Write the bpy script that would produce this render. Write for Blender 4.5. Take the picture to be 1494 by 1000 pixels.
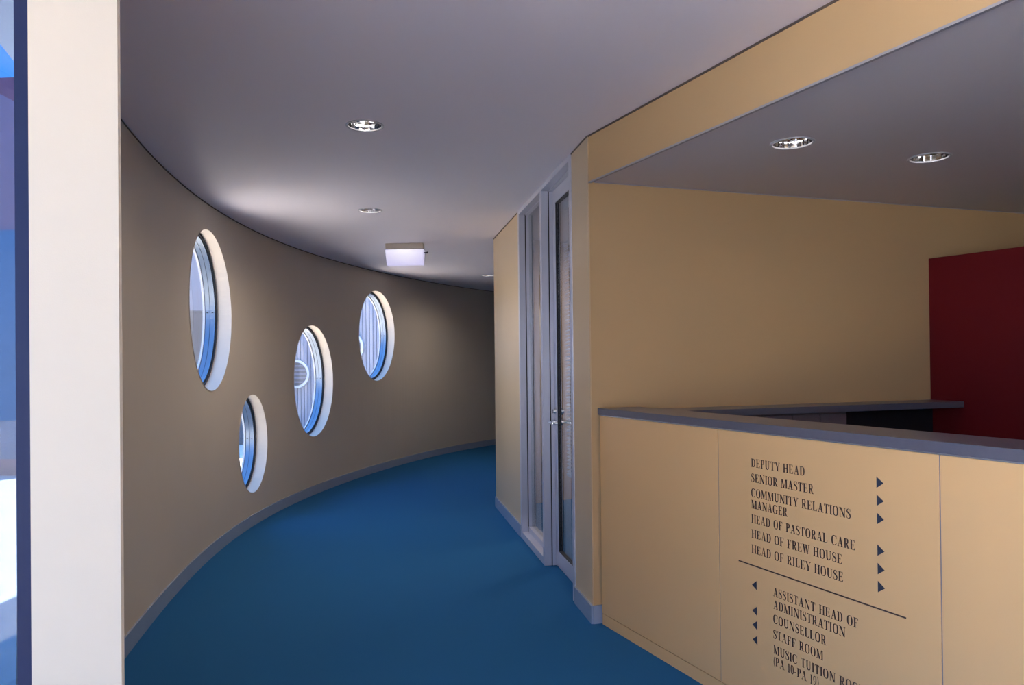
import bpy, bmesh, math, random
from mathutils import Vector, Matrix
random.seed(7)
for o in list(bpy.data.objects): bpy.data.objects.remove(o)
S = bpy.context.scene
COL = S.collection
R = math.radians

# ------------------------------------------------------------------ camera
cd = bpy.data.cameras.new('camera'); cam = bpy.data.objects.new('camera', cd); COL.objects.link(cam)
p, r = R(0.4), R(-0.6)
Fv = Vector((0, math.cos(p), math.sin(p))); Uv = Vector((0, -math.sin(p), math.cos(p))); Rv = Vector((1, 0, 0))
R2 = math.cos(r)*Rv + math.sin(r)*Uv; U2 = -math.sin(r)*Rv + math.cos(r)*Uv
M = Matrix((R2, U2, -Fv)).transposed().to_4x4(); M.translation = Vector((0, 0, 1.45))
cam.matrix_world = M
cd.sensor_width = 36; cd.lens = 36*1100/1494; cd.shift_y = (522.666-500)/1494
cd.clip_start = 0.05; cd.clip_end = 300
S.camera = cam

# ------------------------------------------------------------------ world, sun, exposure
W = bpy.data.worlds.new('sky'); S.world = W; W.use_nodes = True
nt = W.node_tree; nt.nodes.clear()
wo = nt.nodes.new('ShaderNodeOutputWorld'); bg = nt.nodes.new('ShaderNodeBackground')
tc = nt.nodes.new('ShaderNodeTexCoord'); sx = nt.nodes.new('ShaderNodeSeparateXYZ'); cr = nt.nodes.new('ShaderNodeValToRGB')
nt.links.new(tc.outputs['Generated'], sx.inputs[0]); nt.links.new(sx.outputs['Z'], cr.inputs[0])
cr.color_ramp.elements[0].position = 0.0; cr.color_ramp.elements[0].color = (0.40, 0.55, 0.84, 1)
cr.color_ramp.elements[1].position = 0.32; cr.color_ramp.elements[1].color = (0.11, 0.32, 0.78, 1)
nt.links.new(cr.outputs[0], bg.inputs[0]); bg.inputs[1].default_value = 6.6
nt.links.new(bg.outputs[0], wo.inputs[0])
SUN_E = 36
sd = bpy.data.lights.new('sun', 'SUN'); sd.energy = SUN_E; sd.angle = R(0.6); sd.color = (1.0, 0.93, 0.84)
sun = bpy.data.objects.new('sun', sd); COL.objects.link(sun)
sun.rotation_euler = Vector((-0.36, -0.62, -1.35)).to_track_quat('-Z', 'Y').to_euler()

def area(name, loc, direction, sx_, sy_, power, color):
    l = bpy.data.lights.new(name, 'AREA'); l.shape = 'RECTANGLE'; l.size = sx_; l.size_y = sy_
    l.energy = power; l.color = color
    o = bpy.data.objects.new(name, l); COL.objects.link(o); o.location = loc
    o.rotation_euler = Vector(direction).to_track_quat('-Z', 'Z').to_euler()
    return o
# added area light behind the camera, standing in for daylight at the rear
area('rear_fill', (-0.7, -3.62, 1.45), (0, 1, -0.75), 2.8, 2.4, 45, (1.0, 0.93, 0.90))
# office lamp behind the sidelight, then an unseen fill light added over the foyer
area('office_lamp', (1.6, 7.2, 2.66), (0, 0, -1), 0.6, 0.6, 30, (1.0, 0.84, 0.66))
area('foyer_fill', (2.2, -0.8, 2.66), (0, 0, -1), 1.2, 1.2, 30, (1.0, 0.76, 0.50))

vs = S.view_settings; vs.view_transform = 'Standard'; vs.look = 'None'; vs.gamma = 1; vs.exposure = 0.0
vs.use_curve_mapping = False
S.cycles.max_bounces = 10; S.cycles.diffuse_bounces = 6; S.cycles.glossy_bounces = 5
S.cycles.transparent_max_bounces = 24; S.cycles.sample_clamp_indirect = 30
S.cycles.caustics_reflective = False; S.cycles.caustics_refractive = False
S.cycles.use_denoising = True

# ------------------------------------------------------------------ materials
def mat(name, color, rough=0.6, metal=0.0, noise=0.0, nscale=8.0, bump=0.0, bscale=200.0, spec=0.5, emit=None, estr=0.0):
    m = bpy.data.materials.new(name); m.use_nodes = True; t = m.node_tree; b = t.nodes['Principled BSDF']
    b.inputs['Base Color'].default_value = (*color, 1); b.inputs['Roughness'].default_value = rough
    b.inputs['Metallic'].default_value = metal; b.inputs['Specular IOR Level'].default_value = spec
    co = t.nodes.new('ShaderNodeTexCoord')
    if noise:
        n = t.nodes.new('ShaderNodeTexNoise'); n.inputs['Scale'].default_value = nscale; n.inputs['Detail'].default_value = 4
        t.links.new(co.outputs['Object'], n.inputs['Vector'])
        rp = t.nodes.new('ShaderNodeValToRGB')
        rp.color_ramp.elements[0].position = .3; rp.color_ramp.elements[1].position = .7
        rp.color_ramp.elements[0].color = (*[max(0, c*(1-noise)) for c in color], 1)
        rp.color_ramp.elements[1].color = (*[min(1, c*(1+noise)) for c in color], 1)
        t.links.new(n.outputs['Fac'], rp.inputs[0]); t.links.new(rp.outputs[0], b.inputs['Base Color'])
    if bump:
        n2 = t.nodes.new('ShaderNodeTexNoise'); n2.inputs['Scale'].default_value = bscale; n2.inputs['Detail'].default_value = 3
        t.links.new(co.outputs['Object'], n2.inputs['Vector'])
        bp = t.nodes.new('ShaderNodeBump'); bp.inputs['Strength'].default_value = bump; bp.inputs['Distance'].default_value = 0.002
        t.links.new(n2.outputs['Fac'], bp.inputs['Height']); t.links.new(bp.outputs[0], b.inputs['Normal'])
    if emit:
        b.inputs['Emission Color'].default_value = (*emit, 1); b.inputs['Emission Strength'].default_value = estr
    return m

def glass(name, tint=(0.95, 0.98, 0.98), ior=1.5, gain=1.0):
    m = bpy.data.materials.new(name); m.use_nodes = True; t = m.node_tree; t.nodes.clear()
    out = t.nodes.new('ShaderNodeOutputMaterial'); mx = t.nodes.new('ShaderNodeMixShader')
    tr = t.nodes.new('ShaderNodeBsdfTransparent'); tr.inputs[0].default_value = (*tint, 1)
    gl = t.nodes.new('ShaderNodeBsdfGlossy'); gl.inputs['Roughness'].default_value = 0.0
    fr = t.nodes.new('ShaderNodeFresnel'); geo = t.nodes.new('ShaderNodeNewGeometry'); mr = t.nodes.new('ShaderNodeMapRange')
    # both faces of the thin sheet reflect alike: the Fresnel node inverts the index on back faces, so hand it the inverse there
    mr.inputs['To Min'].default_value = ior; mr.inputs['To Max'].default_value = 1/ior
    t.links.new(geo.outputs['Backfacing'], mr.inputs['Value']); t.links.new(mr.outputs['Result'], fr.inputs[0])
    mu = t.nodes.new('ShaderNodeMath'); mu.operation = 'MULTIPLY'; mu.inputs[1].default_value = gain; mu.use_clamp = True
    t.links.new(fr.outputs[0], mu.inputs[0]); t.links.new(mu.outputs[0], mx.inputs[0])
    t.links.new(tr.outputs[0], mx.inputs[1]); t.links.new(gl.outputs[0], mx.inputs[2]); t.links.new(mx.outputs[0], out.inputs[0])
    return m

m_wall = mat('cream_wall_paint', (0.58, 0.38, 0.185), 0.75, noise=0.015, nscale=2, bump=0.15, bscale=350)
m_wallc = mat('cream_curved_wall_paint', (0.60, 0.525, 0.43), 0.55, noise=0.015, nscale=2, bump=0.1, bscale=350)
m_nib = mat('pale_cream_paint', (0.475, 0.415, 0.325), 0.7, noise=0.01, nscale=3, bump=0.1, bscale=300)
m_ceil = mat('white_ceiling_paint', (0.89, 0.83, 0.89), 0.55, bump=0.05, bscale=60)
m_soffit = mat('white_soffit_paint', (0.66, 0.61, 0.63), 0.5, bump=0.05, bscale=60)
m_shadow_line = mat('painted_shadow_line', (0.10, 0.075, 0.06), 0.8)  # shade of the wall-to-ceiling joint, painted as a thin dark strip
m_bead = mat('pale_edge_bead', (0.36, 0.34, 0.36), 0.4)
m_carpet = mat('teal_blue_carpet', (0.010, 0.115, 0.29), 0.95, noise=0.10, nscale=260, bump=0.6, bscale=420, spec=0.25)
m_satin = mat('cream_satin_wall_paint', (0.62, 0.465, 0.28), 0.36, noise=0.015, nscale=2, bump=0.05, bscale=350)
m_skirt = mat('blue_grey_skirting', (0.30, 0.36, 0.48), 0.22, noise=0.02)
m_alu = mat('anodised_window_aluminium', (0.60, 0.60, 0.69), 0.36, metal=0.35, noise=0.02)
m_gap = mat('black_gasket', (0.012, 0.012, 0.018), 0.5)
m_navy = mat('navy_powder_coat', (0.008, 0.014, 0.05), 0.5, spec=0.15)
m_ring = mat('round_window_aluminium', (0.15, 0.18, 0.23), 0.30, metal=0.9)
m_reveal = mat('white_reveal_liner', (0.58, 0.50, 0.42), 0.5)
m_glass = glass('clear_glass', (0.97, 0.985, 0.98), 1.45)
m_dim_glass = glass('blue_dimming_glass', (0.33, 0.41, 0.50), 1.45)  # tint added to dim the bright view through the left pane
m_glass2 = glass('office_glass', (0.90, 0.93, 0.93), 1.55, 1.15)
m_panel = mat('maple_laminate', (0.73, 0.445, 0.20), 0.42, noise=0.012, nscale=1.5)
m_ledge = mat('slate_grey_laminate', (0.105, 0.105, 0.135), 0.28, noise=0.03, nscale=60)
m_strip = mat('aluminium_strip', (0.6, 0.66, 0.75), 0.25, metal=0.8)
m_ink = mat('dark_brown_vinyl_print', (0.06, 0.028, 0.022), 0.6)
m_arrow = mat('charcoal_vinyl_print', (0.03, 0.035, 0.055), 0.6)
m_red = mat('deep_red_laminate', (0.14, 0.006, 0.009), 0.6, noise=0.02, nscale=2, spec=0.2)
m_black = mat('black_laminate', (0.010, 0.011, 0.016), 0.6)
m_cab = mat('grey_mauve_laminate', (0.15, 0.115, 0.125), 0.5, noise=0.04, nscale=30)
m_chrome = mat('chrome', (0.85, 0.86, 0.88), 0.12, metal=1.0)
m_chrome2 = mat('faceted_reflector', (0.80, 0.81, 0.84), 0.06, metal=1.0)
m_tube = mat('lit_lamp_tube', (1, 1, 1), 0.4, emit=(1.0, 0.95, 0.9), estr=7.0)
m_trimw = mat('white_enamel_trim', (0.50, 0.50, 0.54), 0.35)
m_slat = mat('pale_blind_slat', (0.66, 0.66, 0.72), 0.45)
m_clad = mat('silver_steel_cladding', (0.29, 0.28, 0.315), 0.45, noise=0.02)
m_seam = mat('grey_cladding_rib', (0.20, 0.195, 0.23), 0.5)
m_render_ = mat('pale_render', (0.27, 0.255, 0.27), 0.8, noise=0.03, nscale=1)
m_beige = mat('beige_brick', (0.17, 0.145, 0.125), 0.8, noise=0.06, nscale=6)
m_plinth = mat('grey_stone_plinth', (0.13, 0.125, 0.135), 0.8, noise=0.06, nscale=5)
m_mauve = mat('mauve_brick', (0.30, 0.13, 0.17), 0.9, noise=0.1, nscale=3)
m_blueg = mat('blue_cladding', (0.06, 0.13, 0.24), 0.4, noise=0.08, nscale=1)
m_ground = mat('concrete_paving', (0.70, 0.62, 0.53), 0.9, noise=0.05, nscale=2)
m_bounce_tile = mat('pale_bounce_tile', (0.62, 0.59, 0.56), 0.5, noise=0.04, nscale=3)  # pale reflecting surface for the unseen foyer floor
m_dull = mat('grey_porthole_louvre', (0.10, 0.095, 0.10), 0.4)

# ------------------------------------------------------------------ mesh helpers
def obj(name, bm, m, parent=None, smooth=False, kind=None, bevel=0):
    me = bpy.data.meshes.new(name)
    bmesh.ops.recalc_face_normals(bm, faces=bm.faces)
    bm.to_mesh(me); bm.free()
    me.materials.append(m)
    if smooth:
        for f in me.polygons: f.use_smooth = True
    o = bpy.data.objects.new(name, me); COL.objects.link(o)
    if parent: o.parent = parent
    if kind: o['kind'] = kind
    if bevel:
        b = o.modifiers.new('bevel', 'BEVEL'); b.width = bevel; b.segments = 2; b.limit_method = 'ANGLE'
    return o
def thing(name, label, cat, loc=(0, 0, 0), group=None, rotz=0):
    o = bpy.data.objects.new(name, None); COL.objects.link(o); o.location = loc; o.rotation_euler = (0, 0, rotz)
    o['label'] = label; o['category'] = cat
    if group: o['group'] = group
    return o
def tag(o, label, cat, group=None):
    o['label'] = label; o['category'] = cat
    if group: o['group'] = group
    return o
def setting(name):
    o = bpy.data.objects.new(name, None); COL.objects.link(o); o['kind'] = 'structure'; return o

def prism(bm, pts, z0, z1):
    n = len(pts)
    a = [bm.verts.new((x, y, z0)) for x, y in pts]; b = [bm.verts.new((x, y, z1)) for x, y in pts]
    bm.faces.new(a[::-1]); bm.faces.new(b)
    for i in range(n):
        j = (i+1) % n; bm.faces.new((a[i], a[j], b[j], b[i]))
    return bm
def PB(pts, z0, z1): return prism(bmesh.new(), pts, z0, z1)

class Frame:
    """a wall plane: origin, running direction d, and out (the direction counted as depth)"""
    def __init__(s, o, d, out):
        s.o = Vector((*o, 0)); s.d = Vector((*d, 0)).normalized(); s.n = Vector((*out, 0)).normalized()
    def P(s, a, t, z=0):
        v = s.o + s.d*a + s.n*t; return Vector((v.x, v.y, z))
    def box(s, bm, a0, a1, t0, t1, z0, z1):
        return prism(bm, [s.P(a0, t0).xy, s.P(a1, t0).xy, s.P(a1, t1).xy, s.P(a0, t1).xy], z0, z1)
    def bx(s, *a): return s.box(bmesh.new(), *a)
    def mat(s):
        m = Matrix((s.d, s.n, Vector((0, 0, 1)))).transposed().to_4x4(); m.translation = s.o; return m

def tube(bm, a, b, rad, seg=12, rad2=None):
    a = Vector(a); b = Vector(b); d = (b-a); L = d.length
    q = d.to_track_quat('Z', 'Y').to_matrix().to_4x4(); q.translation = (a+b)/2
    bmesh.ops.create_cone(bm, cap_ends=True, segments=seg, radius1=rad, radius2=rad if rad2 is None else rad2, depth=L, matrix=q)
    return bm

ZC = 2.72
# ------------------------------------------------------------------ curved wall plan
OX, OY = 2.5, 7.5
CF = [-0.35627, 0.58992, 0.17195, 1.22902, -0.31851, 4.84923]
CC = [-0.05848, 0.33723, -0.04487, 1.2378, -0.33375, 4.88086]
def pv(co, x):
    v = 0
    for c in co: v = v*x+c
    return v
def curve(th, z, off=0.0):
    k = z/ZC; rr = pv(CF, th)*(1-k)+pv(CC, th)*k + off
    return Vector((OX-math.cos(th)*rr, OY+math.sin(th)*rr, z))
def tangent_frame(th, z):
    t = (curve(th+.01, z)-curve(th-.01, z)); t.z = 0; t.normalize()
    n = Vector((-t.y, t.x, 0))          # pointing outside (left of travel)
    return t, n
TH0, TH1 = -0.80, 1.36
WT = 0.21
NS = 130
def curved_strip(z0, z1, o0, o1, t0=TH0, t1=TH1, ns=NS):
    bm = bmesh.new(); ring = []
    for i in range(ns+1):
        th = t0+(t1-t0)*i/ns
        ring.append([bm.verts.new(curve(th, z0, o0)), bm.verts.new(curve(th, z0, o1)),
                     bm.verts.new(curve(th, z1, o1)), bm.verts.new(curve(th, z1, o0))])
    for a, b in zip(ring, ring[1:]):
        for k in range(4):
            bm.faces.new((a[k], a[(k+1) % 4], b[(k+1) % 4], b[k]))
    bm.faces.new(ring[0]); bm.faces.new(ring[-1][::-1])
    return bm

# ------------------------------------------------------------------ setting: shell
NIBL, NIBR, NIBY = -1.0235, -0.829, 1.60
curve_in = [curve(TH0+(TH1-TH0)*i/60, 0).xy for i in range(61)]
floor_pts = [(-2.2, -3.5), (-2.2, 1.62), (-0.98, 1.62)] + [tuple(curve(TH0+(TH1-TH0)*i/60, 0, .04).xy) for i in range(61)] + [(6.0, 15.3), (6.0, -3.5)]
obj('floor', PB(floor_pts, -0.15, 0.0), m_carpet, kind='structure')
obj('floor_bounce', PB([(-2.2, -3.5), (3.0, -3.5), (1.9, .4), (1.3, 1.5), (-2.2, 1.5)], 0.0, 0.004), m_bounce_tile, kind='structure')  # unseen pale floor added to bounce light up to the ceiling
ceil_pts = [(-2.2, -3.5), (-2.2, 1.62), (-1.25, 1.62)] + [tuple(curve(TH0+(TH1-TH0)*i/60, ZC, .30).xy) for i in range(61)] + [(6.2, 15.5), (6.2, -3.5)]
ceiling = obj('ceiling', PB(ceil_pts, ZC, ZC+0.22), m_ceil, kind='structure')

def cut(target, cutters):
    for c in cutters:
        md = target.modifiers.new('hole', 'BOOLEAN'); md.operation = 'DIFFERENCE'; md.object = c; md.solver = 'EXACT'
    dg = bpy.context.evaluated_depsgraph_get(); dg.update()
    me = bpy.data.meshes.new_from_object(target.evaluated_get(dg))
    target.modifiers.clear(); old = target.data; target.data = me
    for c in cutters:
        bpy.data.objects.remove(c)

wall_left = obj('wall_left', curved_strip(-0.02, ZC, 0.0, WT), m_wallc, kind='structure')

# round windows : theta, centre height, diameter across (along the wall), diameter up
WINS = [(-0.3254, 1.886, 1.085, 1.262), (-0.1213, 0.742, 0.755, 0.905), (0.2108, 1.275, 1.045, 1.262), (0.5606, 1.842, 1.015, 1.225)]
def ell_ring(bm, M4, rx, rz, d0, d1, inset, seg=96):
    """elliptical ring between outer radii and outer-inset, depth d0..d1 (local y), in plane x,z"""
    V = []
    for i in range(seg):
        a = 2*math.pi*i/seg; c, s = math.cos(a), math.sin(a)
        row = []
        for (k, dd) in ((0, d0), (0, d1), (inset, d1), (inset, d0)):
            row.append(bm.verts.new(M4 @ Vector(((rx-k)*c, dd, (rz-k)*s))))
        V.append(row)
    for i in range(seg):
        a, b = V[i], V[(i+1) % seg]
        for k in range(4): bm.faces.new((a[k], a[(k+1) % 4], b[(k+1) % 4], b[k]))
    return bm
def ell_disc(bm, M4, rx, rz, d0, d1, seg=96):
    A = [bm.verts.new(M4 @ Vector((rx*math.cos(2*math.pi*i/seg), d0, rz*math.sin(2*math.pi*i/seg)))) for i in range(seg)]
    B = [bm.verts.new(M4 @ Vector((rx*math.cos(2*math.pi*i/seg), d1, rz*math.sin(2*math.pi*i/seg)))) for i in range(seg)]
    bm.faces.new(A); bm.faces.new(B[::-1])
    for i in range(seg):
        j = (i+1) % seg; bm.faces.new((A[i], A[j], B[j], B[i]))
    return bm
cutters = []; wm = []
for th, z, dx, dz in WINS:
    t, n = tangent_frame(th, z); c = curve(th, z)
    Mw = Matrix((t, n, Vector((0, 0, 1)))).transposed().to_4x4(); Mw.translation = c
    wm.append(Mw)
    cutters.append(obj('cutter', ell_disc(bmesh.new(), Mw, dx/2, dz/2, -0.3, WT+0.5), m_wallc))
cut(wall_left, cutters)
REV = 0.098
for i, ((th, z, dx, dz), Mw) in enumerate(zip(WINS, wm)):
    w = setting('window_%d' % (i+1))
    rx, rz = dx/2, dz/2
    sag = rx*rx/(2*5.2)          # inner face of the wall curves away from the chord
    # reveal liner follows the wall face: depth starts at the wall surface
    bm = bmesh.new(); V = []; seg = 96
    for k in range(seg):
        a = 2*math.pi*k/seg; cx, sz = math.cos(a), math.sin(a)
        s_ = rx*cx
        # true wall surface depth at this place
        zz = z+rz*sz; P0 = Mw @ Vector((s_, 0, rz*sz))
        dr = math.hypot(P0.x-OX, P0.y-OY); tt = math.atan2(P0.y-OY, OX-P0.x)
        kk = zz/ZC; rw = pv(CF, tt)*(1-kk)+pv(CC, tt)*kk
        d0 = (rw-dr) - 0.003
        row = []
        for (ins, dd) in ((-0.001, d0), (-0.001, REV), (0.006, REV), (0.006, d0)):
            row.append(bm.verts.new(Mw @ Vector(((rx-ins)*cx, dd, (rz-ins)*sz))))
        V.append(row)
    for k in range(seg):
        a, b = V[k], V[(k+1) % seg]
        for q in range(4): bm.faces.new((a[q], a[(q+1) % 4], b[(q+1) % 4], b[q]))
    obj('reveal', bm, m_reveal, w)
    obj('gasket', ell_ring(bmesh.new(), Mw, rx+.001, rz+.001, REV, REV+.012, .022), m_gap, w)
    obj('outer_frame', ell_ring(bmesh.new(), Mw, rx+.001, rz+.001, REV+.012, REV+.050, .034), m_ring, w)
    obj('frame_seal', ell_ring(bmesh.new(), Mw, rx+.001, rz+.001, REV+.050, REV+.054, .032), m_gap, w)
    obj('sash', ell_ring(bmesh.new(), Mw, rx+.001, rz+.001, REV+.054, REV+.092, .034), m_ring, w)
    obj('glazing_bead', ell_ring(bmesh.new(), Mw, rx+.001, rz+.001, REV+.092, REV+.110, .042), m_trimw, w)
    obj('pane', ell_disc(bmesh.new(), Mw, rx-.03, rz-.03, REV+.098, REV+.104), m_glass, w)
    # small screws on the frame
    bm = bmesh.new()
    for aa in (0.03, 2.1, 4.2):
        for dd in (REV+.031, REV+.073):
            c0 = Mw @ Vector(((rx-.041)*math.cos(aa), dd, (rz-.041)*math.sin(aa)))
            c1 = Mw @ Vector(((rx-.045)*math.cos(aa), dd, (rz-.045)*math.sin(aa)))
            tube(bm, c0, c1, .006, 8)
    obj('screws', bm, m_gap, w, kind='stuff')

obj('baseboard_left', curved_strip(0.0, 0.10, -0.012, 0.0), m_skirt, kind='structure')
obj('shadow_line_1', curved_strip(ZC-.009, ZC-.0005, -0.003, 0.0), m_shadow_line, kind='structure')

# nib wall in the left foreground and the straight piece that joins it to the curve
near = [(NIBR-0.004, NIBY+.0), (NIBR-.001, NIBY+.006), (-.935, NIBY+.16), (NIBL, NIBY+.16), (NIBL, NIBY)]
obj('wall_front', PB(near, 0.0, ZC), m_nib, kind='structure')
e0 = curve(TH0, 1.3).xy
ex, ey = e0.x, e0.y
obj('wall_near', PB([(ex+.0, ey), (-0.936, NIBY+.16), (-1.02, NIBY+.16), (ex-.11, ey+.05)], 0.0, ZC), m_wallc, kind='structure')

# ------------------------------------------------------------------ corridor wall with door
A = (-0.175, 7.66); B = (0.434, 4.20)
DW = Frame(A, (0.17335, -0.98486), (0.98486, 0.17335))     # depth counts into the office
LW = 3.513
S0, S1, S2, S3, S4, S5 = 1.38, 1.43, 2.25, 2.30, 3.10, 3.15
obj('wall_right', DW.bx(0, S0, 0, .12, 0, ZC), m_satin, kind='structure')
wall_pier = obj('wall_pier', PB([DW.P(S5, 0).xy, DW.P(LW, 0).xy, DW.P(LW-.035, .12).xy, DW.P(S5, .12).xy], 0, ZC), m_satin, kind='structure')
obj('baseboard_right', DW.bx(0.0, S0, -.012, 0, 0, .10), m_skirt, kind='structure')
obj('baseboard_pier', DW.bx(S5, LW+.012, -.012, 0, 0, .10), m_skirt, kind='structure')
obj('shadow_line_2', DW.bx(0, S0, -.003, 0, ZC-.010, ZC-.0005), m_shadow_line, kind='structure')
obj('shadow_line_3', DW.bx(S5, LW, -.003, 0, ZC-.010, ZC-.0005), m_shadow_line, kind='structure')

door = setting('door_1')
def dpart(name, m, *a, parent=door, bevel=.002): return obj(name, DW.bx(*a), m, parent, bevel=bevel)
HB = 2.685
# far jamb, mullion, near jamb: two leaves with a dark groove between
for a0, a1 in ((S0, S1), (S2, S3), (S4, S5)):
    dpart('jamb', m_alu, a0, a1, -.006, .046, 0, HB)
    dpart('jamb_groove', m_gap, a0+.001, a1-.001, .046, .054, 0, HB, bevel=0)
    dpart('jamb', m_alu, a0-.0, a1+.0, .054, .115, 0, HB)
dpart('frame_head', m_alu, S0, S5, -.006, .05, HB, ZC-.001)
dpart('frame_head', m_alu, S0, S5, .05, .115, HB-.006, ZC-.001)
# sidelight
dpart('sill_rail', m_alu, S1, S2, -.006, .05, 0, .055)
dpart('sill_rail', m_alu, S1, S2, .05, .115, 0, .095)
dpart('sidelight_pane', m_glass2, S1+.003, S2-.003, .078, .084, .09, HB-.006, bevel=0)
# door leaf, t .075 .. .115
T0, T1 = .078, .115
leaf = dpart('door_leaf', m_alu, S3+.004, S3+.075, T0, T1, .008, HB-.008)
dpart('door_stile', m_alu, S4-.075, S4-.004, T0, T1, .008, HB-.008, parent=leaf)
dpart('bottom_rail', m_alu, S3+.075, S4-.075, T0, T1, .008, .115, parent=leaf)
dpart('top_rail', m_alu, S3+.075, S4-.075, T0, T1, 2.585, HB-.008, parent=leaf)
for a0, a1, z0, z1 in ((S3+.075, S3+.083, .115, 2.585), (S4-.083, S4-.075, .115, 2.585), (S3+.083, S4-.083, .115, .122), (S3+.083, S4-.083, 2.577, 2.585)):
    dpart('gasket', m_gap, a0, a1, T0+.004, T1-.004, z0, z1, parent=leaf, bevel=0)
dpart('door_pane', m_glass2, S3+.083, S4-.083, T0+.016, T0+.022, .122, 2.577, parent=leaf, bevel=0)
# handle set: rose, lever, lock cylinder on both sides
for sgn, tt in ((-1, T0), (1, T1)):
    bm = bmesh.new(); sc = S3+.040
    tube(bm, DW.P(sc, tt, 1.03), DW.P(sc, tt+sgn*.010, 1.03), .027, 20)
    obj('rose', bm, m_chrome, leaf)
    bm = bmesh.new()
    tube(bm, DW.P(sc, tt+sgn*.008, 1.03), DW.P(sc, tt+sgn*.055, 1.03), .010, 14)
    tube(bm, DW.P(sc-.006, tt+sgn*.052, 1.03), DW.P(sc+.125, tt+sgn*.052, 1.03), .010, 14)
    tube(bm, DW.P(sc+.120, tt+sgn*.052, 1.03), DW.P(sc+.120, tt+sgn*.018, 1.03), .009, 14)
    obj('lever_handle', bm, m_chrome, leaf)
    bm = bmesh.new()
    tube(bm, DW.P(sc, tt, 1.105), DW.P(sc, tt+sgn*.012, 1.105), .026, 20)
    tube(bm, DW.P(sc, tt+sgn*.012, 1.105), DW.P(sc, tt+sgn*.022, 1.105), .015, 16)
    obj('lock_cylinder', bm, m_chrome, leaf)

# venetian blind behind the door glass
bl = thing('venetian_blind', 'pale venetian blind hanging behind the glass of the corridor door', 'blind', DW.P((S3+S4)/2, .15, 0))
blM = Frame((0, 0), DW.d.xy, DW.n.xy)
HW = (S4-S3)/2-.10
obj('head_rail', blM.bx(-HW, HW, -.02, .02, 2.53, 2.57), m_slat, bl)
obj('bottom_rail', blM.bx(-HW, HW, -.012, .012, .655, .672), m_slat, bl)
for a in (-HW*.7, HW*.7):
    bm = bmesh.new(); tube(bm, blM.P(a, 0, .66), blM.P(a, 0, 2.55), .0022, 6); obj('ladder_cord', bm, m_gap, bl)
bm = bmesh.new()
va = [blM.P(x, t_, z_) for x in (-HW, HW) for (t_, z_) in ((-.012, -.006), (-.004, .0), (.012, .006), (.011, .0045), (-.004, -.0015), (-.011, -.0075))]
vv = [bm.verts.new(v) for v in va]
for k in range(6):
    bm.faces.new((vv[k], vv[(k+1) % 6], vv[6+(k+1) % 6], vv[6+k]))
bm.faces.new(vv[:6]); bm.faces.new(vv[6:][::-1])
sl0 = obj('slat', bm, m_slat, bl); sl0.location.z = .69
k = 1
while .69+k*.026 < 2.53:
    c = sl0.copy(); COL.objects.link(c); c.parent = bl; c.location.z = .69+k*.026; k += 1

# ------------------------------------------------------------------ back wall, bulkhead, soffit
W0 = (0.45, 4.20)
BW = Frame(W0, (0.94838, 0.31714), (-0.31714, 0.94838))
obj('wall_back', PB([BW.P(-.010, 0).xy, BW.P(6, 0).xy, BW.P(6, .12).xy, BW.P(.10, .12).xy], 0, ZC), m_wall, kind='structure')
obj('baseboard_back', BW.bx(-.018, .05, -.012, 0, 0, .10), m_skirt, kind='structure')
CT = Frame((0.484, 4.181), (0.40689, -0.91348), (0.91348, 0.40689))   # counter line, depth towards the staff side
ZS = 2.46
BH = Frame((0.437, 4.205), (0.4171, -0.9089), (0.9089, 0.4171))
obj('bulkhead', BH.bx(0, 8.2, 0, .0115, ZS, ZC), m_wall, kind='structure')
obj('shadow_line_4', BH.bx(0, 8.2, -.003, 0, ZC-.010, ZC-.0005), m_shadow_line, kind='structure')
obj('trim_5', BH.bx(0, 8.2, -.003, .012, ZS-.009, ZS), m_bead, kind='structure')
p0 = BH.P(0.0, .012); p1 = BH.P(8.2, .012)
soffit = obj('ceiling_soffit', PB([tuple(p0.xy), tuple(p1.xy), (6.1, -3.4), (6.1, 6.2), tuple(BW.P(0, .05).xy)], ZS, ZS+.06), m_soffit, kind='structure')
obj('trim_6', BW.bx(0.02, 6, -.004, 0, ZS-.006, ZS-.0005), m_bead, kind='structure')

# unseen rest of the shell
obj('wall_rear', PB([(.55, -3.62), (6.1, -3.62), (6.1, -3.5), (.55, -3.5)], 0, ZC), m_wall, kind='structure')
w6 = setting('window_6')  # unseen glazing, added to bring more light into the foyer
for k in range(3):
    x_ = -2.24+k*1.37; obj('mullion', PB([(x_, -3.58), (x_+.05, -3.58), (x_+.05, -3.5), (x_, -3.5)], .06, ZC-.06), m_navy, w6)
    if k < 2: obj('pane', PB([(x_+.05, -3.544), (x_+1.37, -3.544), (x_+1.37, -3.536), (x_+.05, -3.536)], .06, ZC-.06), m_glass, w6)
obj('sill_rail', PB([(-2.24, -3.58), (.55, -3.58), (.55, -3.5), (-2.24, -3.5)], 0, .06), m_navy, w6)
obj('head_rail', PB([(-2.24, -3.58), (.55, -3.58), (.55, -3.5), (-2.24, -3.5)], ZC-.06, ZC), m_navy, w6)
obj('wall_side', PB([(6.0, -3.5), (6.12, -3.5), (6.12, 15.4), (6.0, 15.4)], 0, ZC), m_wall, kind='structure')
ce = curve(TH1, 1)
obj('wall_end', PB([(ce.x-.05, ce.y+.0), (6.0, 15.2), (6.0, 15.35), (ce.x-.05, ce.y+.34)], 0, ZC), m_wall, kind='structure')
AN = Frame(A, (0.84, 0.54), (0.54, -0.84))
obj('wall_office', AN.bx(0.0, 6.8, 0, .12, 0, ZC), m_wall, kind='structure')

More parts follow.
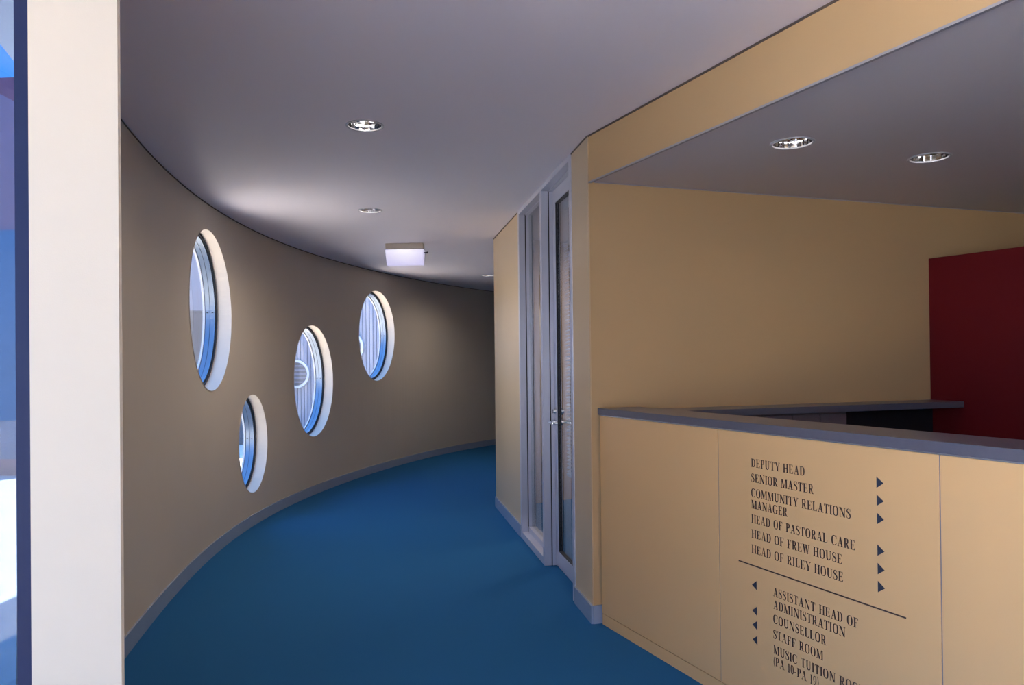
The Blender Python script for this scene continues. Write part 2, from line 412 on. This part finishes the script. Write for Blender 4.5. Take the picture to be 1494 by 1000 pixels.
# glazed entrance wall on the left
gz = setting('window_5')
obj('mullion', PB([(NIBL-.030, NIBY), (NIBL, NIBY), (NIBL, NIBY+.06), (NIBL-.030, NIBY+.06)], 0, ZC), m_navy, gz)
obj('pane', PB([(-2.16, 1.62), (NIBL-.030, 1.62), (NIBL-.030, 1.628), (-2.16, 1.628)], 0.06, ZC-.06), m_dim_glass, gz)
obj('head_rail', PB([(-2.2, 1.60), (NIBL-.030, 1.60), (NIBL-.030, 1.66), (-2.2, 1.66)], ZC-.06, ZC), m_navy, gz)
obj('sill_rail', PB([(-2.2, 1.60), (NIBL-.030, 1.60), (NIBL-.030, 1.66), (-2.2, 1.66)], 0, .06), m_navy, gz)
gy = [-3.5, -2.23, -0.96, 0.31, 1.60]
for y in gy:
    obj('mullion', PB([(-2.24, y-.0), (-2.16, y), (-2.16, y+.05), (-2.24, y+.05)], 0, ZC), m_navy, gz)
for y0, y1 in zip(gy, gy[1:]):
    obj('pane', PB([(-2.204, y0+.05), (-2.196, y0+.05), (-2.196, y1), (-2.204, y1)], .06, ZC-.06), m_glass, gz)
obj('head_rail', PB([(-2.24, -3.5), (-2.16, -3.5), (-2.16, 1.65), (-2.24, 1.65)], ZC-.06, ZC), m_navy, gz)
obj('sill_rail', PB([(-2.24, -3.5), (-2.16, -3.5), (-2.16, 1.65), (-2.24, 1.65)], 0, .06), m_navy, gz)

# ------------------------------------------------------------------ reception counter
ZL0, ZL1 = 1.160, 1.196
rc = thing('reception_counter', 'maple reception counter with slate grey ledge and a printed directory on its front', 'counter', CT.o.copy(), rotz=math.atan2(-0.91348, 0.40689))
LC = Frame((0, 0), (1, 0), (0, 1))       # local: x along, y depth
J1, J2, J3 = .995, 2.034, 3.073
obj('core', LC.bx(0.004, 4.40, .019, .23, 0.0, ZL0), m_black, rc)
panels = []
for a0, a1 in ((0.0, J1-.0025), (J1+.0025, J2-.0025), (J2+.0025, J3-.0025), (J3+.0025, 4.4)):
    panels.append(obj('front_panel', LC.bx(a0, a1, 0.0, .018, .064, ZL0-.006), m_panel, rc, bevel=.001))
for a in (J1, J2, J3):
    obj('joint_strip', LC.bx(a-.0025, a+.0025, .003, .018, .064, ZL0-.006), m_seam, rc)
obj('kickboard', LC.bx(0.0, 4.40, .002, .018, 0.0, .060), m_panel, rc, bevel=.001)
obj('ledge', LC.bx(-.012, 4.42, -.008, .255, ZL0, ZL1), m_ledge, rc, bevel=.0015)
obj('ledge_strip', LC.bx(-.010, 4.41, -.002, .010, ZL0-.005, ZL0), m_strip, rc)

# ---- serif lettering, drawn glyph by glyph (cap height 1)
TH, TN, SH = .19, .07, .055
class G:
    def __init__(s): s.f = []
    def poly(s, *p): s.f.append(list(p))
    def rect(s, x0, y0, x1, y1): s.poly((x0, y0), (x1, y0), (x1, y1), (x0, y1))
    def serif(s, x0, x1, y): s.rect(x0, y if y < .5 else y-SH, x1, y+SH if y < .5 else y)
    def stem(s, x, w=TH, top=True, bot=True, e=.075):
        s.rect(x, 0, x+w, 1)
        if bot: s.serif(x-e, x+w+e, 0)
        if top: s.serif(x-e, x+w+e, 1)
    def diag(s, xb, yb, xt, yt, w): s.poly((xb, yb), (xb+w, yb), (xt+w, yt), (xt, yt))
    def stroke(s, pts, ws):
        n = len(pts); L = []; Rr = []
        for i, (x, y) in enumerate(pts):
            a = pts[max(0, i-1)]; b = pts[min(n-1, i+1)]
            dx, dy = b[0]-a[0], b[1]-a[1]; l = math.hypot(dx, dy) or 1
            nx, ny = -dy/l, dx/l; w = ws(i/(n-1))/2 if callable(ws) else ws[i]/2
            L.append((x+nx*w, y+ny*w)); Rr.append((x-nx*w, y-ny*w))
        for i in range(n-1): s.poly(L[i], L[i+1], Rr[i+1], Rr[i])
    def arc(s, cx, cy, rx, ry, a0, a1, n=20, tk=TH, tn=TN):
        pts = []; ws = []
        for i in range(n+1):
            a = R(a0+(a1-a0)*i/n); c = abs(math.cos(a)); w = tn+(tk-tn)*c**1.5
            pts.append((cx+(rx-w/2*c)*math.cos(a), cy+(ry-w/2*(1-c))*math.sin(a))); ws.append(w)
        s.stroke(pts, ws)
def glyph(ch):
    g = G(); w = .7
    if ch == 'I': g.stem(.09); w = .35
    elif ch == 'H': g.stem(.09); g.stem(.56); g.rect(.2, .48, .6, .48+TN); w = .82
    elif ch == 'L': g.stem(.09); g.rect(.2, 0, .62, SH); g.poly((.62, 0), (.66, .27), (.62, .27), (.5, 0)); w = .68
    elif ch in 'EF':
        g.stem(.09); g.rect(.2, 1-SH, .6, 1); g.poly((.6, 1), (.62, .76), (.585, .76), (.48, 1))
        g.rect(.2, .48, .46, .48+TN); g.rect(.44, .38, .475, .64); w = .66
        if ch == 'E': g.rect(.2, 0, .62, SH); g.poly((.62, 0), (.66, .25), (.62, .25), (.5, 0)); w = .7
    elif ch == 'T':
        g.rect(.265, 0, .265+TH, 1); g.serif(.18, .52, 0); g.rect(.04, 1-SH, .66, 1)
        g.poly((.04, 1), (.02, .75), (.055, .75), (.17, 1)); g.poly((.66, 1), (.68, .75), (.645, .75), (.53, 1)); w = .7
    elif ch in 'PR':
        g.stem(.09); g.rect(.2, 1-SH, .36, 1); g.rect(.2, .47, .36, .47+TN)
        g.arc(.34, .735, .28, .265, -90, 90); w = .66
        if ch == 'R': g.diag(.50, 0, .28, .5, .19); g.serif(.46, .76, 0); w = .76
    elif ch == 'D':
        g.stem(.09); g.rect(.2, 1-SH, .36, 1); g.rect(.2, 0, .36, SH); g.arc(.33, .5, .40, .5, -90, 90); w = .78
    elif ch in 'OQ': g.arc(.40, .5, .37, .52, 0, 360, 36); w = .80
    elif ch == '0': g.arc(.27, .5, .25, .51, 0, 360, 30, .15); w = .54
    elif ch in 'CG':
        g.arc(.42, .5, .39, .52, 48, 312, 28)
        g.poly((.70, .98), (.74, .98), (.75, .66), (.715, .66))
        if ch == 'C': g.poly((.66, .1), (.75, .24), (.73, .28), (.62, .13)); w = .78
        else: g.rect(.58, .03, .58+TH, .44); g.serif(.50, .82, .0); g.f.pop(); g.rect(.49, .42, .83, .42+SH); w = .86
    elif ch == 'U':
        g.rect(.09, .33, .09+TH, 1); g.serif(.015, .335, 1); g.rect(.60, .33, .60+TN, 1); g.serif(.50, .76, 1)
        pts = []; ws = []
        for i in range(19):
            a = R(180+180*i/18); u = i/18; wv = TH+(TN-TH)*u
            x0 = .09+TH/2; x1 = .60+TN/2; cx = (x0+x1)/2; pts.append((cx+(x1-cx)*math.cos(a), .33+.31*math.sin(a))); ws.append(max(.065, wv if u < .35 or u > .65 else wv*.8))
        g.stroke(pts, ws); w = .80
    elif ch == 'S':
        import bisect
        K = [(.50, .74), (.47, .90), (.34, .985), (.20, .95), (.11, .83), (.13, .69), (.27, .57), (.42, .45), (.51, .31), (.48, .13), (.34, .02), (.18, .03), (.08, .15), (.06, .29)]
        Wd = [.04, .05, .05, .08, .12, .15, .18, .19, .16, .12, .08, .05, .05, .04]
        pts = []; ws = []
        for i in range(len(K)-1):
            p0 = K[max(0, i-1)]; p1 = K[i]; p2 = K[i+1]; p3 = K[min(len(K)-1, i+2)]
            for q in range(3):
                t = q/3
                f = lambda a, b, c, d: .5*(2*b+(c-a)*t+(2*a-5*b+4*c-d)*t*t+(3*b-a-3*c+d)*t**3)
                pts.append((f(p0[0], p1[0], p2[0], p3[0]), f(p0[1], p1[1], p2[1], p3[1]))); ws.append(Wd[i]+(Wd[i+1]-Wd[i])*t)
        pts.append(K[-1]); ws.append(Wd[-1]); g.stroke(pts, ws)
        g.rect(.49, .68, .525, .99); g.rect(.04, .02, .075, .33); w = .60
    elif ch == 'N':
        g.rect(.12, 0, .12+TN, 1); g.serif(.02, .28, 0); g.serif(.0, .2, 1); g.diag(.60, 0, .10, 1, .20)
        g.rect(.70, 0, .70+TN, 1); g.serif(.60, .86, 1); w = .88
    elif ch == 'M':
        g.rect(.11, 0, .11+TN, 1); g.serif(.01, .27, 0); g.serif(.01, .2, 1); g.diag(.40, 0, .10, 1, .19); g.diag(.44, 0, .74, 1, .06)
        g.rect(.76, 0, .76+TH, 1); g.serif(.68, 1.0, 0); g.serif(.78, 1.0, 1); w = 1.02
    elif ch == 'A':
        g.diag(.10, 0, .36, 1, .06); g.diag(.53, 0, .31, 1, .19); g.rect(.22, .30, .60, .30+TN); g.serif(.0, .26, 0); g.serif(.45, .82, 0); w = .80
    elif ch == 'Y':
        g.rect(.30, 0, .30+TH, .46); g.serif(.22, .55, 0); g.diag(.29, .42, .04, 1, .19); g.diag(.41, .42, .64, 1, .055)
        g.serif(-.02, .30, 1); g.serif(.54, .78, 1); w = .74
    elif ch == 'W':
        g.diag(.26, 0, .05, 1, .19); g.diag(.31, 0, .50, 1, .06); g.diag(.64, 0, .42, 1, .19); g.diag(.70, 0, .90, 1, .055)
        g.serif(-.02, .31, 1); g.serif(.36, .66, 1); g.serif(.80, 1.04, 1); w = 1.02
    elif ch == '1': g.rect(.17, 0, .17+.15, 1); g.serif(.08, .41, 0); g.poly((.17, 1), (.05, .86), (.07, .83), (.17, .9)); w = .44
    elif ch == '9':
        g.arc(.27, .68, .24, .33, 0, 360, 26, .14)
        g.stroke([(.455, .66), (.45, .45), (.38, .24), (.26, .09), (.10, -.01)], [.12, .13, .11, .08, .04]); w = .54
    elif ch == '-': g.rect(.06, .30, .32, .40); w = .38
    elif ch == '(': g.stroke([(.30, 1.08), (.17, .85), (.12, .42), (.17, 0), (.30, -.24)], [.03, .08, .11, .08, .03]); w = .32
    elif ch == ')': g.stroke([(.03, 1.08), (.16, .85), (.21, .42), (.16, 0), (.03, -.24)], [.03, .08, .11, .08, .03]); w = .32
    elif ch == ' ': w = .38
    return g, w
def text_line(txt, x0, z0, cap, width, parent, px0, fit=None):
    """fit: the leading part of txt whose width is given"""
    adv = 0; items = []; fitw = None
    for i, ch in enumerate(txt):
        g, w = glyph(ch); items.append((g, adv)); adv += w+.07
        if fit and i == len(fit)-1: fitw = adv-.07
    tot = fitw or (adv-.07); k = width/tot
    words = []; cur = []
    for ch, it in zip(txt, items):
        if ch == ' ':
            words.append(cur); cur = []
        else: cur.append(it)
    words.append(cur)
    for wd_ in words:
        bm = bmesh.new()
        for g, a in wd_:
            for f in g.f:
                bm.faces.new([bm.verts.new((x0-px0+(a+x)*k, -.0006, z0+y*cap)) for x, y in f])
        for f in bm.faces:                      # all faces look out of the panel
            f.normal_update()
            if f.normal.y > 0: f.normal_flip()
        me = bpy.data.meshes.new('lettering'); bm.to_mesh(me); bm.free(); me.materials.append(m_ink)
        o = bpy.data.objects.new('lettering', me); COL.objects.link(o); o.parent = parent; o.location.x = px0
P2_ = panels[1]
CAP = .034
for txt, x, z, wd, fit in [('DEPUTY HEAD', 1.201, 1.017, .289, None), ('SENIOR MASTER', 1.200, .956, .331, None),
        ('COMMUNITY RELATIONS', 1.199, .895, .499, None), ('MANAGER', 1.199, .848, .200, None),
        ('HEAD OF PASTORAL CARE', 1.199, .789, .516, None), ('HEAD OF FREW HOUSE', 1.199, .728, .459, None),
        ('HEAD OF RILEY HOUSE', 1.198, .666, .464, None), ('ASSISTANT HEAD OF', 1.317, .522, .407, None),
        ('ADMINISTRATION', 1.317, .473, .351, None), ('COUNSELLOR', 1.315, .416, .266, None),
        ('STAFF ROOM', 1.314, .356, .252, None), ('MUSIC TUITION ROOMS', 1.314, .296, .307, 'MUSIC TUITION'),
        ('(PA 10-PA 19)', 1.313, .250, .232, None)]:
    text_line(txt, x, z, CAP, wd, P2_, 1.0, fit)
for z in (1.038, .978, .917, .811, .749, .689):
    bm = bmesh.new(); v = [bm.verts.new(q) for q in ((1.805, -.0006, z-.0195), (1.805, -.0006, z+.0195), (1.833, -.0006, z))]
    f = bm.faces.new(v); f.normal_update()
    if f.normal.y > 0: f.normal_flip()
    me = bpy.data.meshes.new('arrow'); bm.to_mesh(me); bm.free(); me.materials.append(m_arrow)
    o = bpy.data.objects.new('arrow', me); COL.objects.link(o); o.parent = P2_
for z in (.538, .434, .376, .316):
    bm = bmesh.new(); v = [bm.verts.new(q) for q in ((1.225, -.0006, z-.019), (1.225, -.0006, z+.019), (1.197, -.0006, z-.003))]
    f = bm.faces.new(v); f.normal_update()
    if f.normal.y > 0: f.normal_flip()
    me = bpy.data.meshes.new('arrow'); bm.to_mesh(me); bm.free(); me.materials.append(m_arrow)
    o = bpy.data.objects.new('arrow', me); COL.objects.link(o); o.parent = P2_
obj('divider_line', LC.bx(1.119, 1.911, -.0009, -.0001, .6125, .6175), m_ink, P2_)

# ------------------------------------------------------------------ behind the counter
bd_ = thing('rear_ledge_unit', 'slate grey ledge with dark cabinets below, fixed along the cream wall behind the counter', 'shelf', BW.P(0, 0, 0), rotz=math.atan2(.31714, .94838))
LB = Frame((0, 0), (1, 0), (0, -1))
ZB = 1.182
obj('ledge', PB([(.284, -.002), (2.425, -.002), (2.425, -.255), (.312, -.255)], ZB-.038, ZB), m_ledge, bd_, bevel=.0015)
cab = obj('cabinet', LB.bx(0.62, 1.553, .002, .205, .0, ZB-.039), m_cab, bd_)
for a in (0.78, .97, 1.16, 1.355):
    obj('cabinet_door', LB.bx(a, a+.186, .206, .222, .06, ZB-.05), m_cab, bd_, bevel=.001)
obj('back_panel', LB.bx(1.555, 2.425, .002, .02, 0.0, ZB-.039), m_black, bd_)
ro = BW.P(2.427, -.003)
RD = Frame(ro.xy, (0.497, -0.868), (0.868, 0.497))
rp = obj('partition_panel', RD.bx(0, 2.6, 0, .05, 0, 2.112), m_red, bevel=.002)
tag(rp, 'deep red partition panel standing at the right end of the rear ledge', 'partition')

# ------------------------------------------------------------------ ceiling lights (recessed downlights)
def downlight(x, y, z, label, rot, power):
    t = thing('downlight', label, 'ceiling light', (x, y, z), 'recessed downlights', rot)
    seg = 48; r0, r1 = .100, .088
    bm = bmesh.new(); V = []
    prof = [(r0, 0.0), (r0, -.003), (r0-.004, -.005), (r1, -.003), (r1, .004), (r0, .004)]
    for i in range(seg):
        a = 2*math.pi*i/seg; V.append([bm.verts.new((q*math.cos(a), q*math.sin(a), h)) for q, h in prof])
    for i in range(seg):
        A_, B_ = V[i], V[(i+1) % seg]
        for k in range(6): bm.faces.new((A_[k], A_[(k+1) % 6], B_[(k+1) % 6], B_[k]))
    obj('trim_ring', bm, m_trimw, t)
    bm = bmesh.new(); seg = 20; V = []
    prof = [(.088, .003), (.087, .03), (.082, .06), (.070, .088), (.052, .105), (.0005, .110)]
    for i in range(seg):
        a = 2*math.pi*i/seg; V.append([bm.verts.new((q*math.cos(a), q*math.sin(a), h)) for q, h in prof])
    for i in range(seg):
        A_, B_ = V[i], V[(i+1) % seg]
        for k in range(len(prof)-1): bm.faces.new((A_[k], A_[k+1], B_[k+1], B_[k]))
    obj('reflector', bm, m_chrome2, t)
    for yy in (-.022, .022):
        bm = bmesh.new(); tube(bm, (-.05, yy, .075), (.05, yy, .075), .0085, 12); tube(bm, (-.05, yy, .060), (.05, yy, .060), .0085, 12)
        obj('lamp_tube', bm, m_tube, t)
    sl = bpy.data.lights.new('lamp_glow', 'SPOT'); sl.energy = power; sl.color = (1.0, .88, .76); sl.spot_size = R(165); sl.spot_blend = 1.0; sl.shadow_soft_size = .04
    so = bpy.data.objects.new('lamp_glow', sl); COL.objects.link(so); so.parent = t; so.location = (0, 0, -.008)
    bm = bmesh.new(); tube(bm, (-.075, 0, .068), (-.05, 0, .068), .030, 16); obj('lamp_socket', bm, m_trimw, t)
LCEIL = [(-.768, 3.99, 'recessed downlight in the main ceiling, the nearest to the camera above the curved corridor', .2),
         (-1.153, 6.187, 'recessed downlight in the main ceiling, just in front of the boxy emergency light', 1.0),
         (-.333, 10.85, 'tiny recessed downlight at the far end of the corridor, beside the wall corner', .4)]
LSOFF = [(1.313, 3.497, 'left one of the two recessed downlights in the low soffit over the reception counter', 1.3),
         (2.103, 3.773, 'right one of the two recessed downlights in the low soffit over the reception counter', 2.3)]
def holes(tgt, pts, z0, z1):
    cs = []
    for x, y, _, _ in pts:
        bm = bmesh.new(); tube(bm, (x, y, z0-.05), (x, y, z1), .094, 40); cs.append(obj('cutter', bm, m_ceil))
    cut(tgt, cs)
holes(ceiling, LCEIL, ZC, ZC+.16)
holes(soffit, LSOFF, ZS, ZS+.2)
for x, y, l, a in LCEIL: downlight(x, y, ZC, l, a, 24 if y < 5 else 72 if y < 8 else 48)
for x, y, l, a in LSOFF: downlight(x, y, ZS, l, a, 4)

# ------------------------------------------------------------------ emergency light
m_diff = bpy.data.materials.new('lit_frosted_diffuser'); m_diff.use_nodes = True
t = m_diff.node_tree; b = t.nodes['Principled BSDF']; b.inputs['Base Color'].default_value = (.7, .7, .8, 1); b.inputs['Roughness'].default_value = .35
co = t.nodes.new('ShaderNodeTexCoord'); mp = t.nodes.new('ShaderNodeMapping'); gr = t.nodes.new('ShaderNodeTexGradient'); gr.gradient_type = 'SPHERICAL'
mp.inputs['Location'].default_value = (0, 0, .30); mp.inputs['Scale'].default_value = (3.6, 0.01, 5.4)
rp_ = t.nodes.new('ShaderNodeValToRGB'); rp_.color_ramp.elements[0].color = (.50, .47, .80, 1); rp_.color_ramp.elements[1].color = (1.0, .96, 1.0, 1); rp_.color_ramp.elements[1].position = .8
t.links.new(co.outputs['Object'], mp.inputs[0]); t.links.new(mp.outputs[0], gr.inputs[0]); t.links.new(gr.outputs['Fac'], rp_.inputs[0])
t.links.new(rp_.outputs[0], b.inputs['Emission Color']); b.inputs['Emission Strength'].default_value = .75
em = thing('emergency_light', 'boxy lit emergency light with a frosted white diffuser hanging under the ceiling', 'emergency light', (-1.115, 7.93, ZC), rotz=R(-3))
obj('base_tray', LC.bx(-.198, .198, -.05, .05, -.058, 0), m_reveal, em, bevel=.004)
bm = bmesh.new()
top = [(-.203, -.045), (.203, -.045), (.203, .045), (-.203, .045)]; bot = [(-.188, -.035), (.196, -.035), (.196, .035), (-.188, .035)]
ta = [bm.verts.new((x, y, -.062)) for x, y in top]; ba = [bm.verts.new((x, y, -.232)) for x, y in bot]
bm.faces.new(ta); bm.faces.new(ba[::-1])
for i in range(4): bm.faces.new((ta[i], ta[(i+1) % 4], ba[(i+1) % 4], ba[i]))
obj('diffuser', bm, m_diff, em, bevel=.008)
obj('gasket', LC.bx(-.2, .2, -.044, .044, -.063, -.058), m_seam, em)
bm = bmesh.new(); tube(bm, (.203, 0, -.098), (.232, 0, -.096), .006, 10); tube(bm, (.23, 0, -.096), (.245, 0, -.096), .010, 10)
obj('test_button', bm, m_gap, em)

# ------------------------------------------------------------------ outside
obj('ground', PB([(-40, -20), (6.5, -20), (6.5, 40), (-40, 40)], -.45, -.16), m_ground, kind='structure')
# corrugated building with round louvres
cb = thing('corrugated_building', 'white corrugated steel building with small round louvres, seen through the round windows', 'building', (-2.6, 15.6, -.16), rotz=R(-12))
obj('cladding', LC.bx(-2.6, 2.2, 0, .3, 0, 5.6), m_clad, cb)
bm = bmesh.new(); x = -2.56
while x < 2.2:
    LC.box(bm, x, x+.016, -.02, 0, 0, 5.6); x += .078
obj('cladding_ribs', bm, m_seam, cb, kind='stuff')
for cx, cz, rr in ((-2.00, 1.43, .27), (-.84, 1.98, .33)):
    Mx = Matrix.Translation((cx, 0, cz))
    obj('louvre_ring', ell_ring(bmesh.new(), Mx, rr+.03, rr+.03, -.07, 0, .05, 48), m_trimw, cb)
    lv = obj('louvre_disc', ell_disc(bmesh.new(), Mx, rr-.02, rr-.02, -.045, -.03, 48), m_dull, cb)
    for k in range(-3, 4):
        hz = k*.085; hw = math.sqrt(max(.01, (rr-.03)**2-hz*hz))
        obj('louvre_blade', LC.bx(cx-hw, cx+hw, -.062, -.045, cz+hz-.012, cz+hz+.012), m_seam, cb)
# rendered building seen through the nearest round window
rb = thing('rendered_building', 'pale rendered building with a beige brick band and grey plinth, seen through the nearest window', 'building', (-5.2, 15.6, -.16), rotz=R(14))
obj('upper_wall', LC.bx(-3.4, 0, 0, .3, 2.75, 6.2), m_render_, rb)
obj('brick_band', LC.bx(-3.4, 0, 0, .3, 1.25, 2.75), m_beige, rb)
obj('plinth', LC.bx(-3.4, 0, -.04, .3, 0, 1.25), m_plinth, rb)
obj('corner_pilaster', LC.bx(-1.0, -.82, -.08, 0, 0, 6.2), m_clad, rb)
obj('downpipe', tube(bmesh.new(), (-.7, -.08, 0), (-.7, -.08, 6.2), .045, 12), m_seam, rb)
# neighbouring building seen at the far left of the picture
nb = thing('neighbouring_building', 'mauve brick building with blue cladding below, seen through the glazing at the far left', 'building', (-8.5, 11.4, -.16), rotz=R(-4))
obj('brick_wall', LC.bx(-5, 1.4, 0, .3, 3.7, 6.0), m_mauve, nb)
obj('blue_cladding', LC.bx(-5, 1.4, 0, .3, .25, 3.7), m_blueg, nb)
obj('plinth', LC.bx(-5, 1.4, 0, .3, 0, .25), m_mauve, nb)
